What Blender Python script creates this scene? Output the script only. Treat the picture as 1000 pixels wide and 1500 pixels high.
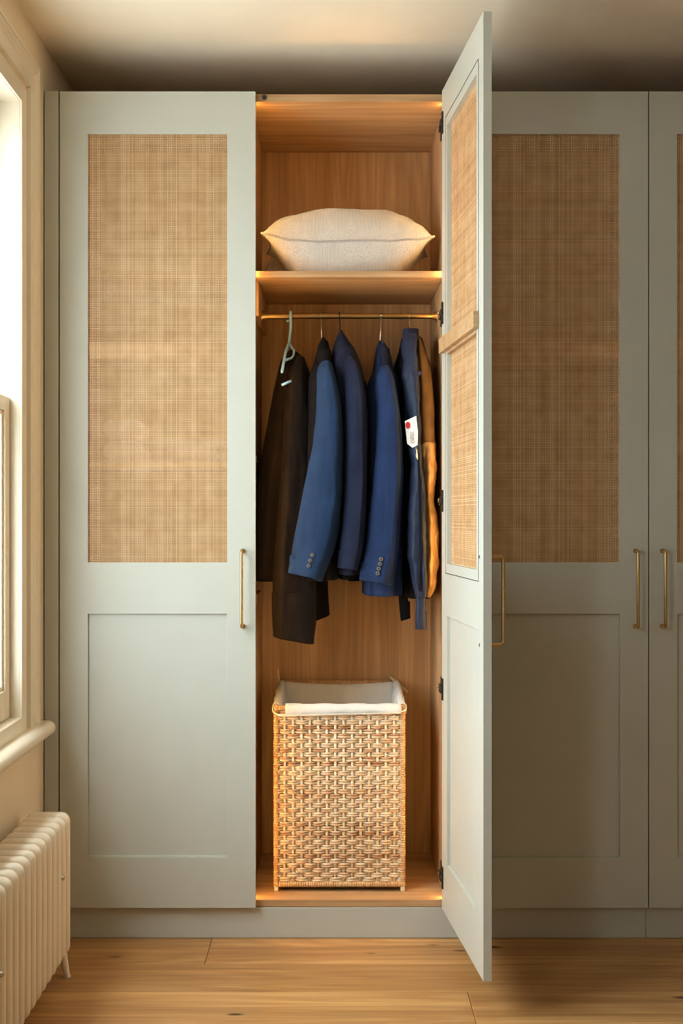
import bpy, bmesh, math, random
import numpy as np
from mathutils import Vector, Matrix, noise

random.seed(7)
PI = math.pi
scene = bpy.context.scene
for o in list(bpy.data.objects):
    bpy.data.objects.remove(o)
COL = scene.collection

# ------------------------------------------------------------------ camera
CX, CY, F = 490.0, 757.0, 1800.0          # principal point and focal length in pixels of the 1000x1500 frame
CAMY, EYE = -3.42, 1.18
cam_d = bpy.data.cameras.new('camera')
cam = bpy.data.objects.new('camera', cam_d)
COL.objects.link(cam)
cam.location = (0, CAMY, EYE)
cam.rotation_euler = (PI / 2, 0, 0)
cam_d.sensor_fit = 'VERTICAL'
cam_d.sensor_height = 36.0
cam_d.lens = 36.0 * F / 1500.0
cam_d.shift_x = (500.0 - CX) / 1500.0
cam_d.shift_y = (CY - 750.0) / 1500.0
cam_d.clip_start = 0.01
scene.camera = cam

# ------------------------------------------------------------------ world, light, exposure
scene.view_settings.view_transform = 'Standard'
scene.view_settings.look = 'None'
scene.view_settings.gamma = 1.0
scene.view_settings.use_curve_mapping = False
scene.view_settings.exposure = 0.44
scene.cycles.max_bounces = 9
scene.cycles.filter_width = 0.95
scene.cycles.denoising_prefilter = 'NONE'
SKY = 9.5
LED = 42.0
world = bpy.data.worlds.new('world')
scene.world = world
world.use_nodes = True
wt = world.node_tree
bg = wt.nodes['Background']
geo = wt.nodes.new('ShaderNodeTexCoord')
sep = wt.nodes.new('ShaderNodeSeparateXYZ')
wr = wt.nodes.new('ShaderNodeValToRGB')
mr = wt.nodes.new('ShaderNodeMapRange')
mr.inputs['From Min'].default_value = -1
mr.inputs['From Max'].default_value = 1
wt.links.new(geo.outputs['Generated'], sep.inputs[0])
wt.links.new(sep.outputs['Z'], mr.inputs['Value'])
wt.links.new(mr.outputs['Result'], wr.inputs['Fac'])
wt.links.new(wr.outputs['Color'], bg.inputs['Color'])
# overcast sky: the zenith three times as bright as the horizon, over a paler ground
wr.color_ramp.elements[0].position = 0.49
wr.color_ramp.elements[0].color = (0.44, 0.45, 0.45, 1)
e_ = wr.color_ramp.elements.new(0.51)
e_.color = (0.47, 0.51, 0.54, 1)
wr.color_ramp.elements[2].position = 1.0
wr.color_ramp.elements[2].color = (1.0, 1.0, 1.0, 1)
mul = wt.nodes.new('ShaderNodeMix'); mul.data_type = 'RGBA'; mul.blend_type = 'MULTIPLY'; mul.inputs[0].default_value = 1.0
mul.inputs[7].default_value = (1.30, 1.41, 1.50, 1)
wt.links.new(wr.outputs['Color'], mul.inputs[6]); wt.links.new(mul.outputs[2], bg.inputs['Color'])
bg.inputs['Strength'].default_value = SKY

# window openings in the left wall: (far y, near y)
WX = -0.811                                # inner face of the left wall
WIN = [(-0.257, -1.55), (-2.20, -2.85)]
WZ0, WZ1 = 0.66, 2.25
for k, (ya, yb) in enumerate(WIN):         # portals that guide the daylight sampling
    ld = bpy.data.lights.new('daylight_portal', 'AREA')
    ld.shape = 'RECTANGLE'
    ld.size = WZ1 - WZ0
    ld.size_y = ya - yb
    ld.cycles.is_portal = True
    lo = bpy.data.objects.new('daylight_portal', ld)
    COL.objects.link(lo)
    lo.location = (WX - 0.20, (ya + yb) / 2, (WZ0 + WZ1) / 2)
    lo.rotation_euler = (0, -PI / 2, 0)

# ------------------------------------------------------------------ helpers
def W(px, py, Y):
    """A point of the place at depth Y that shows at pixel (px, py)."""
    D = Y - CAMY
    return Vector(((px - CX) * D / F, Y, EYE - (py - CY) * D / F))
def WXp(px, Y=0.0):
    return (px - CX) * (Y - CAMY) / F
def WZp(py, Y=0.0):
    return EYE - (py - CY) * (Y - CAMY) / F

class MB:
    def __init__(self, T=None):
        self.v, self.f, self.T = [], [], T
    def add(self, vs, fs):
        b = len(self.v)
        for p in vs:
            p = Vector(p)
            self.v.append(self.T(p) if self.T else p)
        for f in fs:
            self.f.append(tuple(b + i for i in f))
        return self
    def box(self, x0, x1, y0, y1, z0, z1):
        vs = [(x0, y0, z0), (x1, y0, z0), (x1, y1, z0), (x0, y1, z0), (x0, y0, z1), (x1, y0, z1), (x1, y1, z1), (x0, y1, z1)]
        fs = [(0, 3, 2, 1), (4, 5, 6, 7), (0, 1, 5, 4), (1, 2, 6, 5), (2, 3, 7, 6), (3, 0, 4, 7)]
        return self.add(vs, fs)
    def loft(self, rings, closed=True, cap0=True, cap1=True, loop=False):
        n = len(rings[0])
        vs = [p for r in rings for p in r]
        fs = []
        R = len(rings)
        for i in range(R if loop else R - 1):
            a, b = i * n, ((i + 1) % R) * n
            for j in range(n if closed else n - 1):
                k = (j + 1) % n
                fs.append((a + j, a + k, b + k, b + j))
        if not loop and closed:
            if cap0: fs.append(tuple(range(n - 1, -1, -1)))
            if cap1: fs.append(tuple((R - 1) * n + j for j in range(n)))
        return self.add(vs, fs)
    def tube(self, path, r, n=8, loop=False, flat=None):
        """Tube along a path; r a number or a list; flat=(sx, up) squeezes one side."""
        P = [Vector(p) for p in path]
        m = len(P)
        tang = []
        for i in range(m):
            if loop: t = P[(i + 1) % m] - P[i - 1]
            else: t = P[min(i + 1, m - 1)] - P[max(i - 1, 0)]
            tang.append(t.normalized() if t.length > 1e-9 else Vector((0, 0, 1)))
        up = Vector((0, 0, 1)) if abs(tang[0].z) < 0.9 else Vector((1, 0, 0))
        rings = []
        nrm = (up - tang[0] * up.dot(tang[0])).normalized()
        for i in range(m):
            nrm = nrm - tang[i] * nrm.dot(tang[i])
            nrm = nrm.normalized() if nrm.length > 1e-6 else Vector((1, 0, 0))
            bi = tang[i].cross(nrm)
            rr = r[i] if isinstance(r, (list, tuple)) else r
            s = flat or (1, 1)
            rings.append([P[i] + nrm * (math.cos(a) * rr * s[0]) + bi * (math.sin(a) * rr * s[1]) for a in [2 * PI * j / n for j in range(n)]])
        return self.loft(rings, True, True, True, loop)
    def prism(self, poly, axis, a, b):
        """Extrude a 2D polygon along an axis: 'x' poly=(y,z), 'y' poly=(x,z), 'z' poly=(x,y)."""
        def p3(p, t):
            return {'x': (t, p[0], p[1]), 'y': (p[0], t, p[1]), 'z': (p[0], p[1], t)}[axis]
        return self.loft([[p3(p, a) for p in poly], [p3(p, b) for p in poly]])
    def disc(self, c, nrm, r, h, n=16):
        c, nrm = Vector(c), Vector(nrm).normalized()
        return self.tube([c, c + nrm * h], r, n)
    def build(self, name, mat, parent=None, smooth=False, bevel=0, seg=2, auto=None):
        me = bpy.data.meshes.new(name)
        me.from_pydata([tuple(v) for v in self.v], [], self.f)
        bm = bmesh.new(); bm.from_mesh(me)
        bmesh.ops.recalc_face_normals(bm, faces=bm.faces)
        bm.to_mesh(me); bm.free()
        me.materials.append(mat)
        o = bpy.data.objects.new(name, me)
        COL.objects.link(o)
        if smooth:
            me.polygons.foreach_set('use_smooth', [True] * len(me.polygons))
            if auto: me.set_sharp_from_angle(angle=auto)
        if bevel:
            m = o.modifiers.new('bevel', 'BEVEL'); m.width = bevel; m.segments = seg; m.limit_method = 'ANGLE'; m.angle_limit = 0.6
        if parent: attach(o, parent)
        return o

def attach(o, parent):
    o.parent = parent
    if parent.type == 'EMPTY' and parent.parent is None:
        o.matrix_parent_inverse = Matrix.Translation(parent.location).inverted()
def tag(o, label, cat, group=None, kind=None):
    o['label'] = label
    if cat: o['category'] = cat
    if group: o['group'] = group
    if kind: o['kind'] = kind
    return o
def thing(name, label, cat, loc=(0, 0, 0), group=None, kind=None):
    o = bpy.data.objects.new(name, None)
    COL.objects.link(o)
    o.location = loc
    o.empty_display_size = 0.1
    return tag(o, label, cat, group, kind)
def pchip(xs, ys, x):
    xs, ys = np.array(xs, float), np.array(ys, float)
    h = np.diff(xs); d = np.diff(ys) / h
    m = np.zeros_like(ys); m[0], m[-1] = d[0], d[-1]
    for i in range(1, len(xs) - 1):
        if d[i - 1] * d[i] > 0:
            w1, w2 = 2 * h[i] + h[i - 1], h[i] + 2 * h[i - 1]
            m[i] = (w1 + w2) / (w1 / d[i - 1] + w2 / d[i])
    i = np.clip(np.searchsorted(xs, x) - 1, 0, len(xs) - 2)
    t = (x - xs[i]) / h[i]
    return float((2*t**3 - 3*t**2 + 1) * ys[i] + (t**3 - 2*t**2 + t) * h[i] * m[i] + (-2*t**3 + 3*t**2) * ys[i+1] + (t**3 - t**2) * h[i] * m[i+1])

# ------------------------------------------------------------------ materials
def new_mat(name):
    m = bpy.data.materials.new(name); m.use_nodes = True
    nt = m.node_tree
    return m, nt, nt.nodes['Principled BSDF']
def nd(nt, t, **kw):
    n = nt.nodes.new(t)
    for k, v in kw.items():
        if hasattr(n, k): setattr(n, k, v)
        else: n.inputs[k.replace('_', ' ')].default_value = v
    return n
def ramp(nt, fac, stops):
    r = nt.nodes.new('ShaderNodeValToRGB')
    e = r.color_ramp.elements
    e[0].position, e[0].color = stops[0][0], (*stops[0][1], 1)
    e[1].position, e[1].color = stops[-1][0], (*stops[-1][1], 1)
    for p, c in stops[1:-1]:
        q = e.new(p); q.color = (*c, 1)
    nt.links.new(fac, r.inputs['Fac'])
    return r.outputs['Color']
def mixc(nt, mode, fac, a, b):
    n = nt.nodes.new('ShaderNodeMix'); n.data_type = 'RGBA'; n.blend_type = mode
    if isinstance(fac, (int, float)): n.inputs[0].default_value = fac
    else: nt.links.new(fac, n.inputs[0])
    for s, v in ((6, a), (7, b)):
        if isinstance(v, tuple): n.inputs[s].default_value = (*v, 1)
        else: nt.links.new(v, n.inputs[s])
    return n.outputs[2]
def bump(nt, bsdf, h, strength, dist=0.001):
    b = nt.nodes.new('ShaderNodeBump')
    b.inputs['Strength'].default_value = strength; b.inputs['Distance'].default_value = dist
    nt.links.new(h, b.inputs['Height']); nt.links.new(b.outputs['Normal'], bsdf.inputs['Normal'])
def coords(nt, scale=(1, 1, 1), rnd=0.0, rot=(0, 0, 0)):
    tc = nt.nodes.new('ShaderNodeTexCoord')
    mp = nt.nodes.new('ShaderNodeMapping')
    mp.inputs['Scale'].default_value = scale; mp.inputs['Rotation'].default_value = rot
    src = tc.outputs['Object']
    if rnd:
        oi = nt.nodes.new('ShaderNodeObjectInfo')
        mu = nd(nt, 'ShaderNodeVectorMath', operation='SCALE'); mu.inputs[0].default_value = (1, 1.7, 2.3)
        sc = nd(nt, 'ShaderNodeMath', operation='MULTIPLY'); sc.inputs[1].default_value = rnd
        nt.links.new(oi.outputs['Random'], sc.inputs[0]); nt.links.new(sc.outputs[0], mu.inputs['Scale'])
        ad = nd(nt, 'ShaderNodeVectorMath', operation='ADD')
        nt.links.new(src, ad.inputs[0]); nt.links.new(mu.outputs[0], ad.inputs[1])
        src = ad.outputs[0]
    nt.links.new(src, mp.inputs['Vector'])
    return mp.outputs['Vector']
def noise_n(nt, vec, scale, detail=4, rough=0.55, dist=0.0):
    n = nd(nt, 'ShaderNodeTexNoise'); n.inputs['Scale'].default_value = scale; n.inputs['Detail'].default_value = detail
    n.inputs['Roughness'].default_value = rough; n.inputs['Distortion'].default_value = dist
    nt.links.new(vec, n.inputs['Vector'])
    return n.outputs['Fac']

def paint(name, col, rough=0.45, spec=0.4, grain=0.05):
    m, nt, b = new_mat(name)
    v = coords(nt)
    f = noise_n(nt, v, 9, 3)
    c = ramp(nt, f, [(0.3, tuple(x * 0.975 for x in col)), (0.7, tuple(min(1, x * 1.02) for x in col))])
    nt.links.new(c, b.inputs['Base Color'])
    b.inputs['Roughness'].default_value = rough
    b.inputs['Specular IOR Level'].default_value = spec
    bump(nt, b, noise_n(nt, v, 260, 2), grain, 0.0006)
    return m
def plain(name, col, rough=0.5, metal=0.0, spec=0.5):
    m, nt, b = new_mat(name)
    f = noise_n(nt, coords(nt), 60, 2)
    c = ramp(nt, f, [(0.3, tuple(x * 0.93 for x in col)), (0.7, tuple(min(1, x * 1.05) for x in col))])
    nt.links.new(c, b.inputs['Base Color'])
    b.inputs['Roughness'].default_value = rough; b.inputs['Metallic'].default_value = metal
    b.inputs['Specular IOR Level'].default_value = spec
    return m
def oak(name, axis, dark, mid, light, rnd=0.0, knots=False, rough=0.5, fine=1.0):
    """Grain runs along axis 0/1/2."""
    m, nt, b = new_mat(name)
    s = [7.0, 7.0, 7.0]; s[axis] = 0.55
    v = coords(nt, tuple(s), rnd)
    warp = noise_n(nt, v, 0.8, 2, 0.5)
    sub = nd(nt, 'ShaderNodeMath', operation='MULTIPLY'); sub.inputs[1].default_value = 9.0
    nt.links.new(warp, sub.inputs[0])
    fr = nd(nt, 'ShaderNodeMath', operation='PINGPONG'); fr.inputs[1].default_value = 0.5
    nt.links.new(sub.outputs[0], fr.inputs[0])
    s2 = [150.0 * fine] * 3; s2[axis] = 3.0
    v2 = coords(nt, tuple(s2), rnd)
    fib = noise_n(nt, v2, 1.0, 4, 0.6)
    s3 = [22.0 * fine] * 3; s3[axis] = 0.8
    mid_f = noise_n(nt, coords(nt, tuple(s3), rnd), 1.0, 3, 0.55)
    base = ramp(nt, fr.outputs[0], [(0.0, mid), (0.22, light), (0.5, mid)])
    c1 = mixc(nt, 'MIX', ramp(nt, mid_f, [(0.35, (0, 0, 0)), (0.72, (0.75, 0.75, 0.75))]), base, dark)
    c2 = mixc(nt, 'MULTIPLY', 0.7, c1, ramp(nt, fib, [(0.3, (0.72, 0.68, 0.62)), (0.62, (1.0, 1.0, 1.0))]))
    if rnd:
        oi = nt.nodes.new('ShaderNodeObjectInfo')
        c2 = mixc(nt, 'MULTIPLY', 1.0, c2, ramp(nt, oi.outputs['Random'], [(0, (0.82, 0.78, 0.74)), (1, (1.08, 1.06, 1.04))]))
    if knots:
        ks = [2.6] * 3; ks[axis] = 1.0
        vo = nd(nt, 'ShaderNodeTexVoronoi'); vo.inputs['Scale'].default_value = 4.2
        nt.links.new(coords(nt, tuple(ks), rnd), vo.inputs['Vector'])
        ad = nd(nt, 'ShaderNodeMath', operation='MULTIPLY_ADD'); ad.inputs[1].default_value = 0.16
        nt.links.new(noise_n(nt, coords(nt, (14, 40, 40), rnd), 1.0, 3), ad.inputs[0]); nt.links.new(vo.outputs['Distance'], ad.inputs[2])
        kf = ramp(nt, ad.outputs[0], [(0.115, (1, 1, 1)), (0.20, (0, 0, 0))])
        c2 = mixc(nt, 'MIX', kf, c2, tuple(x * 0.22 for x in dark))
    nt.links.new(c2, b.inputs['Base Color'])
    b.inputs['Roughness'].default_value = rough
    b.inputs['Specular IOR Level'].default_value = 0.35
    bump(nt, b, fib, 0.12, 0.0005)
    return m
def fabric(name, col, col2=None, scale=1.0, rough=0.9, sheen=0.3, bmp=0.25, weave=900):
    m, nt, b = new_mat(name)
    v = coords(nt)
    f = noise_n(nt, v, 14 * scale, 4)
    col2 = col2 or tuple(x * 0.72 for x in col)
    c = ramp(nt, f, [(0.35, col2), (0.68, col)])
    w = nd(nt, 'ShaderNodeTexNoise'); w.inputs['Scale'].default_value = weave; w.inputs['Detail'].default_value = 1
    nt.links.new(v, w.inputs['Vector'])
    c = mixc(nt, 'MULTIPLY', 0.35, c, ramp(nt, w.outputs['Fac'], [(0.3, (0.6, 0.6, 0.6)), (0.7, (1.2, 1.2, 1.2))]))
    nt.links.new(c, b.inputs['Base Color'])
    b.inputs['Roughness'].default_value = rough
    b.inputs['Sheen Weight'].default_value = sheen
    b.inputs['Sheen Roughness'].default_value = 0.5
    b.inputs['Sheen Tint'].default_value = (*[min(1, x * 3) for x in col], 1)
    b.inputs['Specular IOR Level'].default_value = 0.2
    bump(nt, b, noise_n(nt, coords(nt, (22, 22, 7)), 1.0, 4), bmp, 0.012)
    return m
def strand(name, stops, rough=0.55, by='island', fine=180):
    """Cane or rattan: colour varies strand by strand."""
    m, nt, b = new_mat(name)
    if by == 'island':
        g = nt.nodes.new('ShaderNodeNewGeometry'); r = g.outputs['Random Per Island']
    else:
        oi = nt.nodes.new('ShaderNodeObjectInfo'); r = oi.outputs['Random']
    ad = nd(nt, 'ShaderNodeMath', operation='MULTIPLY_ADD'); ad.inputs[1].default_value = 0.55
    sb = nd(nt, 'ShaderNodeMath', operation='MULTIPLY_ADD'); sb.inputs[1].default_value = 0.9; sb.inputs[2].default_value = -0.22
    nt.links.new(noise_n(nt, coords(nt), fine * 0.12, 3), sb.inputs[0])
    nt.links.new(r, ad.inputs[0]); nt.links.new(sb.outputs[0], ad.inputs[2])
    c = ramp(nt, ad.outputs[0], stops)
    nt.links.new(c, b.inputs['Base Color'])
    b.inputs['Roughness'].default_value = rough
    b.inputs['Specular IOR Level'].default_value = 0.3
    bump(nt, b, noise_n(nt, coords(nt), fine * 4, 2), 0.2, 0.0008)
    return m

M = {}
SAGE = (0.505, 0.502, 0.438)
M['sage'] = paint('sage_paint', SAGE, 0.42, 0.35)
M['wall'] = paint('cream_wall_paint', (0.80, 0.67, 0.49), 0.8, 0.2, 0.1)
M['trim'] = paint('cream_gloss_paint', (0.79, 0.70, 0.55), 0.3, 0.5, 0.02)
M['ceil'] = paint('ceiling_paint', (0.86, 0.77, 0.62), 0.85, 0.2, 0.1)
M['plain_wall'] = paint('warm_plaster', (0.43, 0.335, 0.23), 0.85, 0.2, 0.1)
M['rad'] = paint('radiator_enamel', (0.88, 0.77, 0.61), 0.28, 0.5, 0.01)
OD, OM, OL = (0.34, 0.185, 0.082), (0.53, 0.312, 0.148), (0.63, 0.39, 0.20)
M['oak_z'] = oak('oak_veneer_upright', 2, OD, OM, OL)
M['oak_x'] = oak('oak_veneer_level', 0, OD, OM, OL)
M['oak_y'] = oak('oak_veneer_deep', 2, OD, OM, OL)
M['oak_rail'] = oak('pale_oak_rail', 0, (0.42, 0.25, 0.12), (0.52, 0.33, 0.17), (0.58, 0.38, 0.21))
M['plank'] = oak('oak_floorboard', 0, (0.30, 0.132, 0.040), (0.56, 0.295, 0.105), (0.69, 0.395, 0.155), rnd=9.0, knots=True, rough=0.38)
M['gap'] = plain('dark_gap', (0.02, 0.014, 0.01), 0.9, 0, 0.1)
M['cane'] = strand('woven_cane', [(0.0, (0.46, 0.245, 0.10)), (0.45, (0.67, 0.41, 0.20)), (1.0, (0.84, 0.59, 0.35))], 0.45)
M['brass'] = plain('aged_brass', (0.64, 0.44, 0.19), 0.28, 1.0)
M['bronze'] = plain('dark_bronze', (0.06, 0.045, 0.035), 0.4, 0.8)
M['steel'] = plain('bright_steel', (0.65, 0.64, 0.62), 0.22, 1.0)
M['black'] = plain('black_plastic', (0.012, 0.012, 0.013), 0.45)
M['alu'] = plain('led_channel', (0.35, 0.30, 0.24), 0.5, 0.6)
M['teal'] = fabric('teal_wool', (0.0145, 0.038, 0.096), (0.010, 0.027, 0.070), bmp=0.2, sheen=.12)
M['navy'] = fabric('navy_wool', (0.0125, 0.017, 0.040), (0.008, 0.011, 0.028), bmp=0.25, sheen=.1)
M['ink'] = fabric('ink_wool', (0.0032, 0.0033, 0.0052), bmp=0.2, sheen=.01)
M['blue'] = fabric('blue_wool', (0.016, 0.033, 0.096), (0.011, 0.024, 0.070), bmp=0.2, sheen=.12)
M['brown'] = fabric('dark_brown_cotton', (0.015, 0.0085, 0.006), (0.006, 0.004, 0.0035), bmp=0.4, sheen=.06)
M['coat'] = fabric('slate_nylon', (0.021, 0.030, 0.062), (0.014, 0.020, 0.043), rough=0.5, bmp=0.6, sheen=.1)
M['tan'] = fabric('tan_canvas', (0.145, 0.082, 0.036), (0.095, 0.052, 0.022), rough=0.7, bmp=0.4, sheen=.1)
M['satin'] = fabric('gold_satin', (0.42, 0.255, 0.11), (0.24, 0.13, 0.05), scale=2.5, rough=0.34, sheen=0.1, bmp=1.0)
M['horn'] = plain('horn_button', (0.13, 0.12, 0.105), 0.3)
M['liner'] = fabric('white_cotton', (0.78, 0.76, 0.72), (0.70, 0.68, 0.64), rough=0.9, bmp=0.35)
M['linen'] = fabric('ecru_linen', (0.62, 0.52, 0.40), rough=0.9, bmp=0.5)
M['tie'] = fabric('cream_tape', (0.72, 0.60, 0.42), rough=0.9)
M['plastic'] = plain('pale_blue_plastic', (0.32, 0.58, 0.85), 0.35)
M['paper'] = plain('white_paper', (0.80, 0.82, 0.84), 0.7)
M['red'] = plain('red_print', (0.45, 0.012, 0.02), 0.6)
M['print'] = plain('black_print', (0.02, 0.02, 0.03), 0.7)
M['cord'] = fabric('sash_cord_cotton', (0.30, 0.28, 0.24))
M['weaver'] = strand('rattan_weaver', [(0.0, (0.20, 0.075, 0.03)), (0.2, (0.42, 0.20, 0.09)), (0.42, (0.62, 0.41, 0.24)), (0.7, (0.72, 0.55, 0.37)), (1.0, (0.80, 0.66, 0.48))], 0.5, 'object', 300)
M['stake'] = strand('rattan_stake', [(0.0, (0.66, 0.50, 0.30)), (1.0, (0.86, 0.73, 0.53))], 0.5, 'object')
M['wrap'] = strand('rattan_wrap', [(0.0, (0.40, 0.20, 0.085)), (0.5, (0.56, 0.34, 0.16)), (1.0, (0.66, 0.44, 0.24))], 0.4)

m, nt, b = new_mat('window_glass')
nt.nodes.remove(b)
tr = nt.nodes.new('ShaderNodeBsdfTransparent'); gl = nt.nodes.new('ShaderNodeBsdfGlossy'); mx = nt.nodes.new('ShaderNodeMixShader')
gl.inputs['Roughness'].default_value = 0.02; mx.inputs[0].default_value = 0.06
tr.inputs['Color'].default_value = (0.96, 0.98, 0.97, 1)
nt.links.new(tr.outputs[0], mx.inputs[1]); nt.links.new(gl.outputs[0], mx.inputs[2])
nt.links.new(mx.outputs[0], nt.nodes['Material Output'].inputs['Surface'])
M['glass'] = m
m, nt, b = new_mat('led_glow')
b.inputs['Base Color'].default_value = (1, 0.8, 0.5, 1)
b.inputs['Emission Color'].default_value = (1.0, 0.58, 0.19, 1)
b.inputs['Emission Strength'].default_value = LED
M['led'] = m

# cushion cloth: pale, with a raised woven figure
m, nt, b = new_mat('woven_cushion_cloth')
v = coords(nt)
wv = nd(nt, 'ShaderNodeTexWave'); wv.inputs['Scale'].default_value = 95; wv.inputs['Distortion'].default_value = 1.5; wv.inputs['Detail Scale'].default_value = 6
nt.links.new(v, wv.inputs['Vector'])
vo = nd(nt, 'ShaderNodeTexVoronoi', feature='DISTANCE_TO_EDGE'); vo.inputs['Scale'].default_value = 210
nt.links.new(coords(nt, (1, 1, 0.7)), vo.inputs['Vector'])
msk = noise_n(nt, v, 11, 2)
mk = ramp(nt, msk, [(0.46, (0, 0, 0)), (0.54, (1, 1, 1))])
pat = mixc(nt, 'MIX', mk, wv.outputs['Color'], ramp(nt, vo.outputs['Distance'], [(0.0, (0, 0, 0)), (0.12, (1, 1, 1))]))
c = mixc(nt, 'MIX', pat, (0.46, 0.42, 0.38), (0.60, 0.56, 0.51))
nt.links.new(c, b.inputs['Base Color']); b.inputs['Roughness'].default_value = 0.9; b.inputs['Sheen Weight'].default_value = 0.2
bump(nt, b, pat, 0.5, 0.002)
M['cushion'] = m
M['piping'] = fabric('cushion_piping', (0.42, 0.39, 0.36), rough=0.9)

# ------------------------------------------------------------------ room shell
ZC = 2.50
YB, YF, XR = 0.60, -4.40, 2.70
LX0 = WX - 0.24
def struct(o, label):
    o['label'] = label; o['kind'] = 'structure'; return o

fl = MB().box(LX0, XR + 0.1, YF - 0.1, YB + 0.1, -0.06, -0.012).build('floor', M['gap'])
struct(fl, 'wide oak plank floor with dark knots in front of the wardrobe')
PW = 0.19
rows = []
y = 0.012
first_edges = {}
ri = 0
while y > YF:
    if ri == 0: edges = [WXp(305, -0.08), 1.45]
    elif ri == 1: edges = [-0.98, 0.95]
    elif ri == 2: edges = [WXp(690, -0.45), 2.2]
    else:
        edges = [-1.2 + random.uniform(0, .9) - 0.9]
        while edges[-1] < XR: edges.append(edges[-1] + random.uniform(1.3, 2.0))
    edges = [LX0] + [e for e in edges if LX0 + .05 < e < XR - .05] + [XR]
    for a, b_ in zip(edges[:-1], edges[1:]):
        p = MB().box(a + .0005, b_ - .0005, y - PW + .0005, (y - .0005) if ri else .05, -0.012, 0.0).build('floorboard', M['plank'], None, bevel=0.0012, seg=1)
        p.parent = fl
    y -= PW; ri += 1

struct(MB().box(LX0, XR + .1, YF - .1, YB + .1, ZC, ZC + .08).build('ceiling', M['ceil']), 'warm white painted ceiling above the wardrobe')
struct(MB().box(LX0, XR + .1, YB, YB + .1, 0, ZC).build('wall_back', M['plain_wall']), 'plain wall behind the built-in wardrobe')
struct(MB().box(XR, XR + .1, YF, YB, 0, ZC).build('wall_right', M['plain_wall']), 'plain cream wall opposite the window')
struct(MB().box(LX0, XR + .1, YF - .1, YF, 0, ZC).build('wall_front', M['plain_wall']), 'plain cream wall facing the wardrobe')
wl = MB()
ys = [YB] + [v for w in WIN for v in w] + [YF]
for i in range(0, len(ys), 2):
    wl.box(LX0, WX, ys[i + 1], ys[i], 0, ZC)
for ya, yb in WIN:
    wl.box(LX0, WX, yb, ya, 0, WZ0)
    wl.box(LX0, WX, yb, ya, WZ1, ZC)
struct(wl.build('wall_left', M['wall']), 'cream painted wall with the sash window')

ARCH = [(0, 0), (0, .012), (.055, .012), (.057, .001), (.074, .001), (.077, .022), (.120, .022), (.124, .010), (.134, .014), (.143, .024), (.146, .030), (.152, .033), (.157, .030), (.159, .022), (.164, .032), (.174, .032), (.178, .028), (.178, 0)]
def sash(name, parent, x0, x1, y0, y1, z0, z1, st, top, bot):
    """Sash frame from y0 (near) to y1 (far); glass and glazing beads as sub-parts."""
    f = MB()
    f.box(x0, x1, y0, y0 + st, z0, z1); f.box(x0, x1, y1 - st, y1, z0, z1)
    f.box(x0, x1, y0 + st, y1 - st, z0, z0 + bot); f.box(x0, x1, y0 + st, y1 - st, z1 - top, z1)
    o = f.build(name, M['trim'], parent, bevel=0.003)
    b = MB()
    g = 0.012
    xm = (x0 + x1) / 2
    for s in (1,):
        a0, a1, c0, c1 = y0 + st, y1 - st, z0 + bot, z1 - top
        b.box(xm - .008, x1 - .006, a0, a0 + g, c0, c1); b.box(xm - .008, x1 - .006, a1 - g, a1, c0, c1)
        b.box(xm - .008, x1 - .006, a0 + g, a1 - g, c0, c0 + g); b.box(xm - .008, x1 - .006, a0 + g, a1 - g, c1 - g, c1)
    q = b.build('glazing_bead', M['trim'], None, bevel=0.003); q.parent = o
    p = MB().box(xm - .003, xm + .003, y0 + st - .004, y1 - st + .004, z0 + bot - .004, z1 - top + .004).build('pane', M['glass']); p.parent = o
    return o
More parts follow.
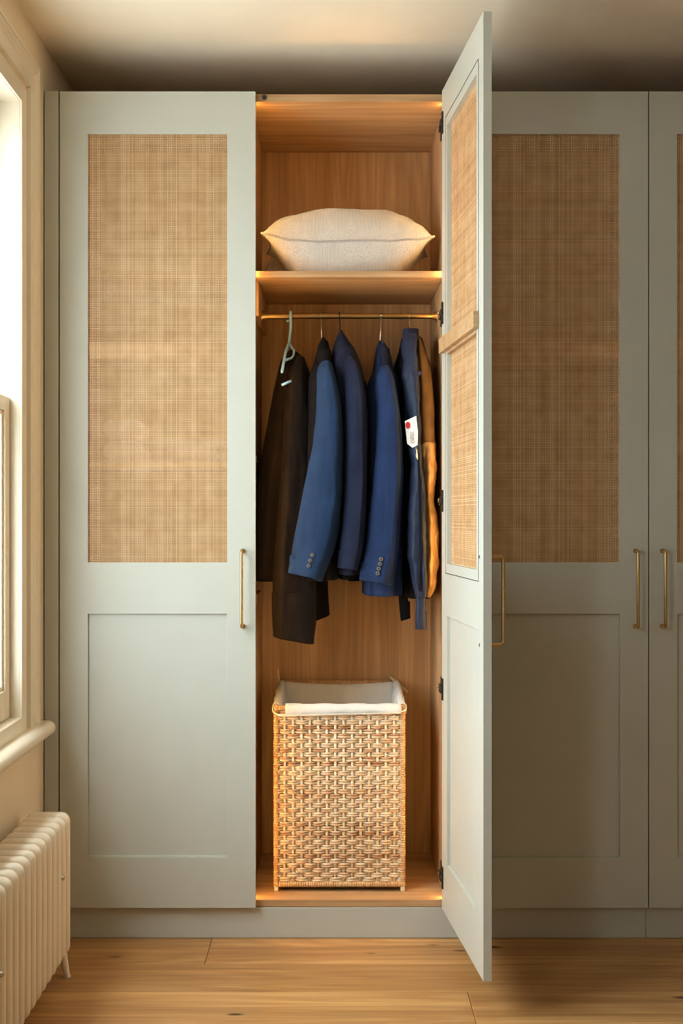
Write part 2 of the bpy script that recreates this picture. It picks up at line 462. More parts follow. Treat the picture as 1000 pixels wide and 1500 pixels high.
def make_window(n, ya, yb, label):
    w = thing('window_%d' % n, label, None, (WX, (ya + yb) / 2, WZ0), kind='structure')
    # architrave: one moulding swept up, across and down
    cs = []
    zb = 0.622
    for (cy, cz, sy, sz) in ((ya, zb, 1, 0), (ya, WZ1, 1, 1), (yb, WZ1, -1, 1), (yb, zb, -1, 0)):
        cs.append([(WX + h * .55, cy + sy * wd * .88, cz + sz * wd * 0.80) for wd, h in ARCH])
    MB().loft(cs, closed=True).build('architrave', M['trim'], w)
    # jamb lining and head around the opening
    j = MB()
    x_in, x_out = WX + .0005, LX0 + .01
    j.box(x_out, x_in, ya - .001, ya + .012, WZ0, WZ1); j.box(x_out, x_in, yb - .012, yb + .001, WZ0, WZ1)
    j.box(x_out, x_in, yb - .012, ya + .012, WZ1 - .001, WZ1 + .012)
    j.box(x_out, x_in, yb - .012, ya + .012, WZ0 - .02, WZ0 + .001)
    # parting bead between the sashes
    j.box(WX - .071, WX - .064, ya - .012, ya, WZ0, WZ1); j.box(WX - .071, WX - .064, yb, yb + .012, WZ0, WZ1)
    j.build('jamb_lining', M['trim'], w)
    zm = WZp(577, -0.35)
    sash('lower_sash', w, WX - .062, WX - .024, yb + .003, ya - .003, WZ0 + .004, zm, .042, .036, .075)
    sash('upper_sash', w, WX - .112, WX - .074, yb + .003, ya - .003, zm - .04, WZ1 - .004, .042, .05, .04)
    s = MB()
    prof = [(WX - .06, .585), (WX + .026, .585)]
    cxn, czn, rn = WX + .030, .6045, .0195
    prof += [(cxn + rn * math.cos(a), czn + rn * math.sin(a)) for a in [(-90 + 180 * i / 12) * PI / 180 for i in range(13)]]
    prof += [(WX - .06, .624)]
    s.prism(prof, 'y', yb - .20, ya + .195)
    s.build('sill', M['trim'], w, smooth=True, auto=0.6, bevel=0.004)
    MB().box(WX - .022, WX + .008, yb - .01, ya + .01, .62, WZ0 + .004).build('stool_rail', M['trim'], w, bevel=.002)
    pz = WZp(183, -0.28)
    pl = MB()
    pl.tube([(WX - .093 + .011 * math.cos(a), ya - .0015, pz + .020 * math.sin(a)) for a in [2 * PI * i / 20 for i in range(20)]], .002, 6, loop=True)
    pl.box(WX - .104, WX - .082, ya - .002, ya + .0, pz - .02, pz + .02)
    pl.tube([(WX - .093, ya - .001, pz), (WX - .093, ya - .006, pz)], .009, 14)
    pl.build('sash_pulley', M['bronze'], w, smooth=True, auto=0.7)
    MB().tube([(WX - .093, ya - .006, pz), (WX - .092, ya - .010, pz - .05), (WX - .091, ya - .011, 1.55)], .003, 8).build('sash_cord', M['cord'], w, smooth=True)
    return w
make_window(1, *WIN[0], 'white cream sash window with moulded architrave beside the wardrobe')
make_window(2, *WIN[1], 'second sash window along the same wall, nearer the viewer')

# ------------------------------------------------------------------ wardrobe
YC = 0.022            # front of the carcass
YI = 0.50             # inner face of the back panel
DT = 0.020            # door thickness
ZT1 = WZp(138, YC); ZT0 = WZp(149, YC)          # top panel
ZB1 = WZp(1318, YC); ZB0 = WZp(1328.5, YC)      # bottom panel
XL_out = WXp(87) + .002
X_PART1 = WXp(368.5, YC); X_PART0 = X_PART1 - .018
X_R0 = WXp(650, YC); X_R1 = X_R0 + .018
ZS1 = WZp(397, .05); ZS0 = WZp(406, .05)        # shelf above the rail

plinth = thing('plinth', 'sage painted plinth running under the wardrobe doors', 'plinth', (0.2, .03, 0))
for a, b_ in ((-.805, WXp(946, .02) - .0006), (WXp(946, .02) + .0006, 1.42)):
    MB().box(a, b_, .020, .038, 0.001, ZB0 - .001).build('plinth_board', M['sage'], plinth, bevel=.001)

wd = thing('wardrobe', 'sage wardrobe with one door standing open on its lit oak interior', 'wardrobe', (-.22, .25, 0), 'built-in wardrobe units')
wr2 = thing('wardrobe', 'sage wardrobe unit with both cane doors shut, behind the open door', 'wardrobe', (.87, .25, 0), 'built-in wardrobe units')

def panel(name, parent, x0, x1, y0, y1, z0, z1, mat='oak_z', bv=.0008):
    return MB().box(x0, x1, y0, y1, z0, z1).build(name, M[mat], parent, bevel=bv, seg=1)
# left unit carcass
panel('side_panel', wd, XL_out, XL_out + .018, YC, YI + .01, ZB0, ZT1)
panel('partition', wd, X_PART0, X_PART1, YC, YI, ZB1, ZT0)
panel('side_panel', wd, X_R0, X_R1, YC, YI + .01, ZB0, ZT1)
panel('back_panel', wd, XL_out + .018, X_PART0, YI, YI + .01, ZB1, ZT0)
panel('back_panel', wd, X_PART1, X_R0, YI, YI + .01, ZB1, ZT0)
panel('top_panel', wd, XL_out + .018, X_R0, YC, YI + .01, ZT0, ZT1, 'oak_x')
panel('bottom_panel', wd, XL_out + .018, X_R0, YC, YI + .01, ZB0, ZB1, 'oak_x')
panel('shelf', wd, X_PART1 + .0005, X_R0 - .0005, .05, YI, ZS0, ZS1, 'oak_x')
panel('shelf', wd, XL_out + .019, X_PART0 - .001, .05, YI, ZS0, ZS1, 'oak_x')
panel('rail_batten', wd, X_PART1 + .0005, WXp(375.8, YC), .11, YI, WZp(492, YI), ZS0 - .0005, 'oak_z')
panel('filler_panel', wd, WX + .003, WXp(86) - .001, 0.002, .022, .001, WZp(133), 'sage', .001)
# shelf behind the left cane, with pale linen on it
ZL = WZp(676, .16)
panel('shelf', wd, XL_out + .019, X_PART0 - .001, .16, YI, ZL - .018, ZL, 'oak_x')
# the shelf-pin holes, a runner bracket and a cleat on the partition
hb = MB()
for z in np.arange(ZB1 + .18, ZS0 - .2, .064):
    for yy in (.09, .40):
        hb.disc((X_PART1, yy, float(z)), (1, 0, 0), .0026, .0004, 10)
o = hb.build('pin_holes', M['black'], wd); o['kind'] = 'stuff'
MB().box(X_PART1, X_PART1 + .010, .10, .30, WZp(676, .2) - .006, WZp(676, .2) + .012).build('runner', M['black'], wd, bevel=.002)
panel('cleat', wd, X_PART1, X_PART1 + .008, .06, .34, WZp(877, .2) - .014, WZp(877, .2) + .016)
st = MB().disc((WXp(387, YC), YC, WZp(142.8, YC)), (0, -1, 0), .0068, .004, 20)
st.build('door_bumper', M['black'], wd, bevel=.001)
# light strips in channels just inside the opening
for x, s in ((X_PART1, 1), (X_R0, -1)):
    x0, x1 = sorted((x, x + s * .002))
    ls = MB().box(x0, x1, YC + .014, YC + .020, ZB1 + .004, ZT0 - .004).build('light_strip', M['led'], wd)
    x0, x1 = sorted((x, x + s * .0055))
    ch = MB()
    ch.box(x0, x1, YC + .0085, YC + .0105, ZB1 + .002, ZT0 - .002)
    c = ch.build('strip_channel', M['alu'], None); c.parent = ls
# hanging rail
RY, RZ, RR = .25, WZp(463, .25), .0085
rail = MB().tube([(WXp(375.8, YC), RY, RZ), (X_R0, RY, RZ)], RR, 20).build('hanging_rail', M['brass'], wd, smooth=True, auto=.7)
for x, s in ((WXp(375.8, YC), 1), (X_R0, -1)):
    f = MB().disc((x, RY, RZ), (s, 0, 0), .018, .003, 24).tube([(x, RY, RZ), (x + s * .014, RY, RZ)], .0115, 20)
    q = f.build('rail_flange', M['brass'], None, smooth=True, auto=.6); q.parent = rail

# right unit carcass
XE = 1.40
panel('side_panel', wr2, X_R1 + .001, X_R1 + .019, YC, YI + .01, ZB0, ZT1)
panel('side_panel', wr2, XE - .018, XE, YC, YI + .01, ZB0, ZT1)
panel('back_panel', wr2, X_R1 + .019, XE - .018, YI, YI + .01, ZB1, ZT0)
panel('top_panel', wr2, X_R1 + .019, XE - .018, YC, YI + .01, ZT0, ZT1, 'oak_x')
panel('bottom_panel', wr2, X_R1 + .019, XE - .018, YC, YI + .01, ZB0, ZB1, 'oak_x')
panel('partition', wr2, WXp(950, YC) - .009, WXp(950, YC) + .009, YC, YI, ZB1, ZT0)

# doors: local (u from hinge along the door, t from inner to outer face, z)
DZ0, DZ1 = WZp(1330), WZp(133.8)
CZ0, CZ1 = WZp(824), WZp(196)
PZ0, PZ1 = WZp(1256), WZp(899)
STI = WXp(128) - WXp(87)
def make_door(parent, T, wid, hinges=False, detail=True):
    d = MB(T)
    u0, u1 = STI, wid - STI
    d.box(0, u0, 0, DT, DZ0, DZ1); d.box(u1, wid, 0, DT, DZ0, DZ1)
    for a, b_ in ((DZ0, PZ0), (PZ1, CZ0), (CZ1, DZ1)):
        d.box(u0, u1, 0, DT, a, b_)
    # bead proud of the inner face around the cane opening is set with a shadow gap
    door = d.build('door', M['sage'], parent)
    # weld so that stiles and rails read as one painted face
    bm = bmesh.new(); bm.from_mesh(door.data)
    bmesh.ops.remove_doubles(bm, verts=bm.verts, dist=1e-6)
    inner = [f for f in bm.faces]
    seen = {}
    for f in bm.faces:
        k = tuple(round(x, 5) for x in f.calc_center_median())
        seen.setdefault(k, []).append(f)
    bm.to_mesh(door.data); bm.free()
    def sub(mb, name, mat, **kw):
        o = mb.build(name, mat, None, **kw); o.parent = door; return o
    sub(MB(T).box(u0 - .006, u1 + .006, .0085, DT - .0085, PZ0 - .006, PZ1 + .006), 'door_panel', M['sage'])
    # thin quirk moulding round the recessed panel, outer side
    q = MB(T)
    for (a, b_, c0, c1) in ((u0, u0 + .003, PZ0, PZ1), (u1 - .003, u1, PZ0, PZ1), (u0 + .003, u1 - .003, PZ0, PZ0 + .003), (u0 + .003, u1 - .003, PZ1 - .003, PZ1)):
        q.box(a, b_, DT - .0086, DT - .0062, c0, c1)
        q.box(a, b_, .0060, .0086, c0, c1)
    sub(q, 'panel_bead', M['sage'], bevel=.0008)
    # slips holding the cane, on the inner face, leaving a hairline joint
    sl = MB(T)
    g, sw = .0016, .030
    a0, a1, c0, c1 = u0 - .022, u1 + .022, CZ0 - .026, CZ1 + .026
    gr = MB(T)
    for (a, b_, e0, e1) in ((a0 - g, a0, c0 - g, c1 + g), (a1, a1 + g, c0 - g, c1 + g), (a0, a1, c0 - g, c0), (a0, a1, c1, c1 + g)):
        gr.box(a, b_, -.0006, .0006, e0, e1)
    sub(gr, 'slip_joint', M['gap'])
    # woven cane
    rnd = random.Random(int(wid * 1e5) + len(bpy.data.objects))
    cn = MB(T)
    pitch = .0049
    x = u0 + .001
    tc = DT - .0075
    while x < u1:
        w_ = .0021 * rnd.uniform(.88, 1.12)
        cn.box(x - w_ / 2, x + w_ / 2, tc, tc + .0007, CZ0 - .008, CZ1 + .008)
        x += pitch * rnd.uniform(.985, 1.015)
    z = CZ0 + .001
    while z < CZ1:
        w_ = .0021 * rnd.uniform(.88, 1.12)
        cn.box(u0 - .008, u1 + .008, tc - .0008, tc - .0001, z - w_ / 2, z + w_ / 2)
        z += pitch * rnd.uniform(.98, 1.02)
    c = sub(cn, 'cane_panel', M['cane']); c['kind'] = 'stuff'
    sub(MB(T).box(.028, wid - .048, -.014, -.0007, WZp(520), WZp(499)).box(u0 + .001, u1 - .001, -.0012, tc - .0012, WZp(524), WZp(500)), 'middle_rail', M['oak_rail'], bevel=.001)
    # bar handle
    hz0, hz1, hu, so = WZp(917), WZp(807), wid - .036, .036
    r = .0045
    path = []
    rc = .009
    path.append((hu, DT - .002, hz1))
    path.append((hu, DT + so - rc - .004, hz1))
    for i in range(7):
        a = PI / 2 * i / 6
        path.append((hu, DT + so - rc + rc * math.sin(a), hz1 - rc + rc * math.cos(a)))
    for i in range(7):
        a = PI / 2 * i / 6
        path.append((hu, DT + so - rc + rc * math.cos(a), hz0 + rc - rc * math.sin(a)))
    path.append((hu, DT - .002, hz0))
    hd = MB(T).tube(path, r, 14)
    for z in (hz0, hz1):
        hd.tube([(hu, DT, z), (hu, DT + .004, z)], .0066, 16)
    sub(hd, 'handle', M['brass'], smooth=True, auto=.8)
    if detail:
        for z in (hz0, hz1):
            sub(MB(T).tube([(hu, .0, z), (hu, -.0025, z)], .0042, 14), 'handle_bolt', M['steel'], smooth=True, auto=.6)
    return door

WID = WXp(374) - WXp(87)
# left door, hinged at its left edge
xl = WXp(87.6)
make_door(wd, lambda p: Vector((xl + p.x, DT - p.y, p.z)), WXp(374) - xl, detail=False)
# open door
ang = math.radians(5.25)
dv = Vector((math.sin(ang), -math.cos(ang), 0)); nv = Vector((math.cos(ang), math.sin(ang), 0))
OO = Vector((WXp(647), -.001, 0))
Topen = lambda p: OO + dv * p.x + nv * p.y + Vector((0, 0, p.z))
od = make_door(wd, Topen, .543)
od['label'] = 'door swung open, inner face to the left'
# hinges on the open door
for py in (186, 462, 734, 1007, 1280):
    z = WZp(py, .02)
    h = MB(Topen)
    h.box(.006, .024, -.004, .001, z - .030, z + .030)
    h.tube([(.015, .0, z), (.015, -.008, z)], .011, 16)
    h2 = MB()
    h2.box(X_R0 - .0145, X_R0 - .0005, .004, .030, z - .012, z + .010)
    h2.box(X_R0 - .006, X_R0 - .0004, .028, .075, z - .024, z + .024)
    h.v += h2.v; off = len(h.v) - len(h2.v); h.f += [tuple(i + off for i in f) for f in h2.f]
    q = h.build('hinge', M['bronze'], None, bevel=.0012); q.parent = od
    s = MB().tube([(X_R0 - .015, .016, z + .002), (X_R0 - .0175, .016, z + .002)], .005, 12)
    s.build('hinge_screw', M['steel'], wd, smooth=True, auto=.6)
# closed doors of the right unit
xr0, xr1 = WXp(662), WXp(948.8)
make_door(wr2, lambda p: Vector((xr0 + p.x, DT - p.y, p.z)), xr1 - xr0, detail=False)
xq0, xq1 = WXp(950.6), WXp(950.6) + .545
make_door(wr2, lambda p: Vector((xq1 - p.x, DT - p.y, p.z)), xq1 - xq0, detail=False)

# ------------------------------------------------------------------ radiator under the window
rad = thing('column_radiator', 'cream enamelled column radiator under the window sill', 'radiator', (-.73, -.9, 0))
rx0, rx1, rz0, rz1 = -.790, -.677, .058, .424
def rad_section():
    mb = MB()
    r = .0158
    cr = .024
    path = []
    for (cx, cz, a0) in ((rx1 - r - cr + r, rz1 - cr, 0), (rx0 + cr, rz1 - cr, 90), (rx0 + cr, rz0 + cr, 180), (rx1 - cr, rz0 + cr, 270)):
        for i in range(9):
            a = math.radians(a0 + 90 * i / 8)
            rr = cr - r
            path.append((cx + rr * math.cos(a), 0, cz + rr * math.sin(a)))
    mb.tube(path, r, 14, loop=True)
    for x in (rx0 + .0565 - .0,):
        mb.tube([(x, 0, rz0 + .014), (x, 0, rz1 - .014)], r * .96, 14)
    # heads: solid swelling at top and bottom
    for zc, sg in ((rz1 - .032, 1), (rz0 + .032, -1)):
        mb.box(rx0 + .012, rx1 - .012, -.010, .010, zc - .018, zc + .018)
        mb.tube([(rx0 + .0565, -.0257, zc), (rx0 + .0565, .0257, zc)], .017, 14)
    return mb
proto = None
for i in range(22):
    y0 = -.273 - .0513 * i
    if proto is None:
        proto = rad_section().build('radiator_section', M['rad'], rad, smooth=True, auto=.9)
        o = proto
    else:
        o = proto.copy(); COL.objects.link(o)
    o.location = (0, y0, 0)
for i in (0, 20):
    y0 = -.273 - .0513 * i
    for s in (-1, 1):
        xf = rx1 - .016 if s > 0 else rx0 + .016
        p = [(xf - s * .006, y0, .085), (xf - s * .004, y0, .055), (xf + s * .004, y0, .025), (xf + s * .008, y0, .006), (xf + s * .009, y0, .001)]
        MB().tube(p, [.015, .013, .009, .0075, .009], 12).build('foot', M['rad'], rad, smooth=True, auto=.9)
for px, py in ((91, 1286), (1, 1427)):
    D = .677 * F / (CX - px); Y = D + CAMY
    c = Vector((-.677, Y, EYE - (py - CY) * D / F))
    MB().tube([c + Vector((-.020, 0, 0)), c + Vector((.003, 0, 0)), c + Vector((.006, 0, 0))], [.006, .006, .0035], 14).build('bolt', M['steel'], rad, smooth=True, auto=.8)

# ------------------------------------------------------------------ cushions on the shelf
def make_cushion(name, label, c, w, d, hs, ht, yaw=0, sag=.008, seed=0, lift=(0, 0), corner=.07, parts=True):
    """Plump knife-edged cushion lying flat: c is the centre on the shelf, hs the seam height, ht the top height."""
    t = thing(name, label, 'cushion', c)
    N = 40
    rot = Matrix.Rotation(yaw, 3, 'Z')
    def seam(u, v):
        return hs - sag * (1 - u ** 2) * (1 if v < 0 else .6) + lift[0] * max(0, -u) ** 3 + lift[1] * max(0, u) ** 3 + .003 * math.sin(5 * u + seed)
    def P(u, v, top):
        x = w * u * (1 - corner * (1 - v * v)) ; y = d * v * (1 - corner * (1 - u * u))
        e = max(0., (1 - abs(u) ** 3.2)) ** .62 * max(0., (1 - abs(v) ** 3.2)) ** .62
        s = seam(u, v)
        nz = noise.noise(Vector((u * 2.2 + seed, v * 2.2, top * 3.1))) * .012 * e
        # pinched gathers running in from the corners
        gath = .005 * math.sin(16 * (u - v)) * (abs(u) ** 3) * (1 - abs(u)) * 4
        if top: z = s + (ht - hs) * e + nz + gath
        else: z = max(.001, s - (hs * 1.45) * (max(0., 1 - u * u) ** .95 * max(0., 1 - abs(v) ** 3.2) ** .62) + nz * .5)
        q = rot @ Vector((x, y, 0))
        return Vector((c[0] + q.x, c[1] + q.y, c[2] + z))
    mb = MB()
    for top in (1, 0):
        base = [[P(-1 + 2 * i / N, -1 + 2 * j / N, top) for i in range(N + 1)] for j in range(N + 1)]
        mb.loft(base, closed=False)
    o = mb.build('cushion_cover', M['cushion'], t, smooth=True)
    bm = bmesh.new(); bm.from_mesh(o.data); bmesh.ops.remove_doubles(bm, verts=bm.verts, dist=1e-5)
    bmesh.ops.recalc_face_normals(bm, faces=bm.faces); bm.to_mesh(o.data); bm.free()
    o.data.polygons.foreach_set('use_smooth', [True] * len(o.data.polygons))
    edge = [P(-1 + 2 * i / N, -1, 1) for i in range(N)] + [P(1, -1 + 2 * i / N, 1) for i in range(N)] + [P(1 - 2 * i / N, 1, 1) for i in range(N)] + [P(-1, 1 - 2 * i / N, 1) for i in range(N)]
    MB().tube(edge, .0030, 8, loop=True).build('piping', M['piping'], t, smooth=True)
    return t
pc = (WXp(509, .09), .207, ZS1)
make_cushion('cushion', 'plump pale woven cushion lying on the shelf above the rail', pc, .246, .136, .100, .214, 0, .010, 1, (.010, .004))
make_cushion('cushion', 'second pale cushion half hidden behind the left end of the plump one', (WXp(446, .41), .418, ZS1), .128, .070, .045, .150, .0, .004, 5)

def linen(label, px0, px1, py0, layers, seed):
    Y0, Y1 = .17, .42
    x0, x1, zt = WXp(px0, Y0), WXp(px1, Y0), WZp(py0, Y0)
    t = thing('folded_linen', label, 'linen', ((x0 + x1) / 2, (Y0 + Y1) / 2, ZL), 'linen behind the left cane panel')
    h = (zt - ZL) / layers
    for k in range(layers):
        rings = []
        zc = ZL + h * (k + .5)
        for i in range(17):
            u = -1 + 2 * i / 16
            e = (1 - abs(u) ** 6) ** .35 if abs(u) < 1 else .25
            e = max(e, .25)
            r_ = []
            for j in range(20):
                a = 2 * PI * j / 20
                c, q = math.cos(a), math.sin(a)
                nz = .004 * noise.noise(Vector((u * 2 + seed, c * 2, k + q)))
                r_.append(Vector(((x0 + x1) / 2 + (x1 - x0) / 2 * u, (Y0 + Y1) / 2 + (Y1 - Y0) / 2 * math.copysign(abs(c) ** .35, c) + nz, zc + h * .49 * e * math.copysign(abs(q) ** .6, q))))
            rings.append(r_)
        MB().loft(rings).build('fold', M['linen'], t, smooth=True)
linen('low stack of pale linen faintly seen through the left cane panel', 206, 338, 640, 2, 1.)
linen('taller pale linen bundle beside the stack behind the left cane panel', 150, 203, 612, 2, 4.)

# ------------------------------------------------------------------ garments and hangers
def ring(cx, cy, rx, ry, z, n, a0=0, seg=56, fold=None, slant=0.0, t=0.0, skew=0.0):
    out = []
    for j in range(seg):
        a = 2 * PI * j / seg
        c, s = math.cos(a), math.sin(a)
        k = 1.0
        if fold:
            amp, fr, ph = fold
            k += amp * (.25 + .75 * t) * (math.sin(fr * a + ph + 2.2 * t) + .5 * math.sin((fr * 2 - 1) * a + 2.1 * ph - 1.3 * t))
        ex = math.copysign(abs(c) ** (2 / n), c); ey = math.copysign(abs(s) ** (2 / n), s)
        x = cx + rx * ex * (1 + (k - 1) * .6) + skew * rx * (1 - abs(ex)) * max(0., -ey)
        out.append(Vector((x, cy + ry * ey * k, z - slant * ex)))
    return out
def cloth(name, secs, mat, parent, n=2.5, fold=(.05, 5, 0.), rings=44, slant_px=0, hem=True, seg=56, skew=0.0, wr=.0016, ws=(26, 26, 13)):
    """Cloth shell from sections (py, left px, right px, centre depth, half depth)."""
    ys = [s[0] for s in secs]
    cols = list(zip(*secs))
    R = []
    def at(py, shrink=1.0, dz=0.0):
        Lp, Rp, yc, yh = (pchip(ys, cols[i], py) for i in (1, 2, 3, 4))
        D = yc - CAMY
        t = (py - ys[0]) / (ys[-1] - ys[0])
        cx = ((Lp + Rp) / 2 - CX) * D / F
        rx = (Rp - Lp) / 2 * D / F
        z = EYE - (py - CY) * D / F
        sl = slant_px * D / F / 2 * max(0, (t - .55) / .45)
        out = ring(cx, yc, rx * shrink, yh * shrink, z + dz, n, 0, seg, fold, sl, t, skew)
        for p in out:
            q = Vector((p.x * ws[0], p.y * ws[1], p.z * ws[2] + len(name)))
            k = noise.noise(q) + .5 * noise.noise(q * 2.3)
            dirv = Vector((p.x - cx, p.y - yc, 0))
            if dirv.length > 1e-6: p += dirv.normalized() * (k * wr)
        return out
    tops = []
    r0 = at(ys[0])
    c0 = sum(r0, Vector()) / len(r0)
    for k, (sc, up) in enumerate(((.25, .010), (.6, .008), (.85, .004))):
        tops.append([c0 + (p - c0) * sc + Vector((0, 0, up)) for p in r0])
    R = tops + [at(ys[0] + (ys[-1] - ys[0]) * i / (rings - 1)) for i in range(rings)]
    if hem:
        R.append(at(ys[-1], .955, -.001)); R.append(at(ys[-1], .93, .012)); R.append(at(ys[-1], .90, .05))
    o = MB().loft(R).build(name, M[mat], None, smooth=True)
    if parent.type == 'EMPTY' and parent.parent is None: attach(o, parent)
    else: o.parent = parent
    return o
def hanger(label, px, neck_px, neck_py, mat, span, yaw_px=0, r=.0018, front=False, name='coat_hanger', body='black', drop=.075):
    hx = WXp(px, RY)
    nk = W(neck_px, neck_py, RY)
    t = thing(name, label, 'hanger', (nk.x, RY, nk.z), 'hangers on the brass rail')
    R = RR + r + .0004
    p = []
    s = 1 if not front else -1
    for i in range(15):
        a = math.radians(-25 + (205) * i / 14)            # over the rail, from the open tip to the stem side
        p.append((hx, RY + s * -R * math.cos(a) * 1.0, RZ + R * math.sin(a)))
    p.append((hx + (nk.x - hx) * .12, RY + s * R * .95, RZ - .012))
    p.append((hx + (nk.x - hx) * .3, RY + s * R * .5, RZ - .026))
    for k in (.55, .8, 1.0):
        p.append((hx + (nk.x - hx) * k, RY + s * R * .1 * (1 - k), RZ - .026 + (nk.z - RZ + .026) * ((k - .3) / .7)))
    MB().tube(p, r, 10).build('hook', M[mat], t, smooth=True)
    bx = MB()
    arm = []
    for i in range(13):
        u = -1 + 2 * i / 12
        arm.append((nk.x + yaw_px * u, RY + .02 + span * u, nk.z - .014 - drop * abs(u) ** 1.2))
    bx.tube(arm, [.005 + .002 * abs(-1 + 2 * i / 12) for i in range(13)], 10)
    bx.build('shoulder_bar', M[body], t, smooth=True)
    return t

GR = 'jackets hanging on the brass rail'
# 1 dark brown overshirt on a pale blue plastic hanger
g = thing('overshirt', 'dark brown cotton overshirt at the left end of the rail', 'shirt', W(430, 520, .28), GR)
cloth('body', [(516, 424, 433, .32, .05), (526, 414, 444, .32, .10), (545, 408, 450, .32, .13), (600, 397, 453, .32, .14), (660, 386, 455, .32, .145), (720, 376, 455, .32, .15), (790, 369, 452, .32, .15), (848, 366, 446, .32, .15)], 'brown', g, fold=(.06, 7, .4), n=3)
cloth('sleeve', [(526, 432, 447, .22, .03), (545, 424, 452, .19, .05), (600, 417, 456, .17, .052), (700, 411, 458, .16, .052), (780, 404, 459, .152, .05), (850, 400, 462, .15, .048), (900, 399.5, 462, .15, .046), (934, 400, 459, .15, .044)], 'brown', g, fold=(.09, 4, 1.2), slant_px=10, n=2.3, skew=-.3, wr=.004, ws=(40, 40, 7), rings=60, seg=80)
cloth('sleeve', [(560, 440, 462, .43, .03), (700, 440, 470, .42, .045), (800, 446, 476, .41, .045), (906, 452, 483, .40, .042)], 'brown', g, fold=(.05, 4, 2), slant_px=-12)
cf = cloth('cuff', [(868, 398.6, 463, .15, .0485), (900, 398.4, 462.4, .15, .048), (937, 399, 459.6, .15, .046)], 'brown', g, fold=(.05, 4, 1.9), slant_px=11, rings=10)
for px, py in ((404, 873), (404, 879), (420, 896), (421, 874)):
    q = W(px, py, .104 + .0011 * abs(px - 430))
    MB().disc(q, (0, -1, 0), .0032, .004, 14).build('snap_button', M['steel'], g, bevel=.0006)
MB().loft([[W(px, py, Y) for px, py, Y in r_] for r_ in (
    [(414, 540, .15), (420, 522, .20), (430, 512, .26), (437, 517, .32)],
    [(411, 552, .13), (421, 532, .18), (434, 520, .25), (446, 527, .32)])], closed=False).build('collar', M['brown'], g, smooth=True).modifiers.new('solid', 'SOLIDIFY').thickness = .004

h = thing('coat_hanger', 'pale blue plastic hanger hooked in front of the dark overshirt', 'hanger', W(423, 505, .25), 'hangers on the brass rail')
rb = .0042
hx = WXp(425.5, RY)
pth = []
for i in range(13):
    a = math.radians(-20 + 185 * i / 12)
    pth.append(Vector((hx, RY + (RR + rb) * math.cos(a), RZ + (RR + rb) * math.sin(a))))
pth += [W(426, 478, RY - .012), W(424.5, 492, RY - .008), W(423, 505, RY - .004)]
MB().tube(pth, rb, 10).build('hook', M['plastic'], h, smooth=True)
MB().tube([W(419.5, 471, RY - .012), W(424, 469, RY - .012)], .003, 8).build('hook_nib', M['plastic'], h, smooth=True)
MB().tube([W(423, 503, .245), W(419, 513, .20), W(416, 527, .15), W(413, 545, .095)], rb, 10).build('arm', M['plastic'], h, smooth=True)
MB().tube([W(423.5, 503, .245), W(427, 509, .24), W(430.5, 514, .235), W(430, 520, .215), W(427.5, 524.5, .19), W(417, 528, .145)], rb * .92, 10).build('arm', M['plastic'], h, smooth=True)
MB().tube([W(412.5, 564, .088), W(426.5, 558, .093)], rb * .95, 10).build('lower_bar', M['plastic'], h, smooth=True)

def blazer(label, mat, body, sleeve, collar, lapel, btn, vent, back=None, hem2=None, slant=10, skew=.45):
    g = thing('blazer', label, 'jacket', W(collar[0][1], collar[0][0], .27), GR)
    cloth('body', body, 'ink' if mat == 'teal' else mat, g, n=3, fold=(.045, 7, len(label)))
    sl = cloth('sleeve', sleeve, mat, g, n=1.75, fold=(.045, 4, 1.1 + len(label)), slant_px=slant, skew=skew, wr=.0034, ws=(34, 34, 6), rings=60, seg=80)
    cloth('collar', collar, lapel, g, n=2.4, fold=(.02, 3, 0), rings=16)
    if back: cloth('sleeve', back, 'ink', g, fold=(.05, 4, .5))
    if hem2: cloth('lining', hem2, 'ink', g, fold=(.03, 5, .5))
    for px, py in btn:
        # find the sleeve surface depth under the button
        pys = [s[0] for s in sleeve]
        Lp, Rp, yc, yh = (pchip(pys, [s[i] for s in sleeve], min(py, pys[-1])) for i in (1, 2, 3, 4))
        e = abs((px - (Lp + Rp) / 2) / ((Rp - Lp) / 2)); e = min(e, .95)
        Yb = yc - yh * (1 - e ** 1.75) ** (1 / 1.75) - .004
        q = W(px, py, Yb)
        mb = MB().tube([q + Vector((0, .004, 0)), q, q + Vector((0, -.0015, 0))], [.0058, .0058, .0044], 18)
        b_ = mb.build('cuff_button', M['horn'], g, smooth=True, auto=.5)
        hl = MB()
        for a in range(4):
            c = q + Vector((.0019 * math.cos(a * PI / 2 + .8), -.0017, .0019 * math.sin(a * PI / 2 + .8)))
            hl.disc(c, (0, -1, 0), .0009, .0004, 8)
        o = hl.build('stitch_hole', M['black'], None); o.parent = b_
    if vent:
        pts = []
        for px, py in vent:
            pys = [s[0] for s in sleeve]
            Lp, Rp, yc, yh = (pchip(pys, [s[i] for s in sleeve], min(py, pys[-1])) for i in (1, 2, 3, 4))
            e = min(.95, abs((px - (Lp + Rp) / 2) / ((Rp - Lp) / 2)))
            pts.append(W(px, py, yc - yh * (1 - e ** 1.75) ** (1 / 1.75) - .0022))
        MB().tube(pts, .0011, 6).build('vent_seam', M['ink'], g, smooth=True)
    return g
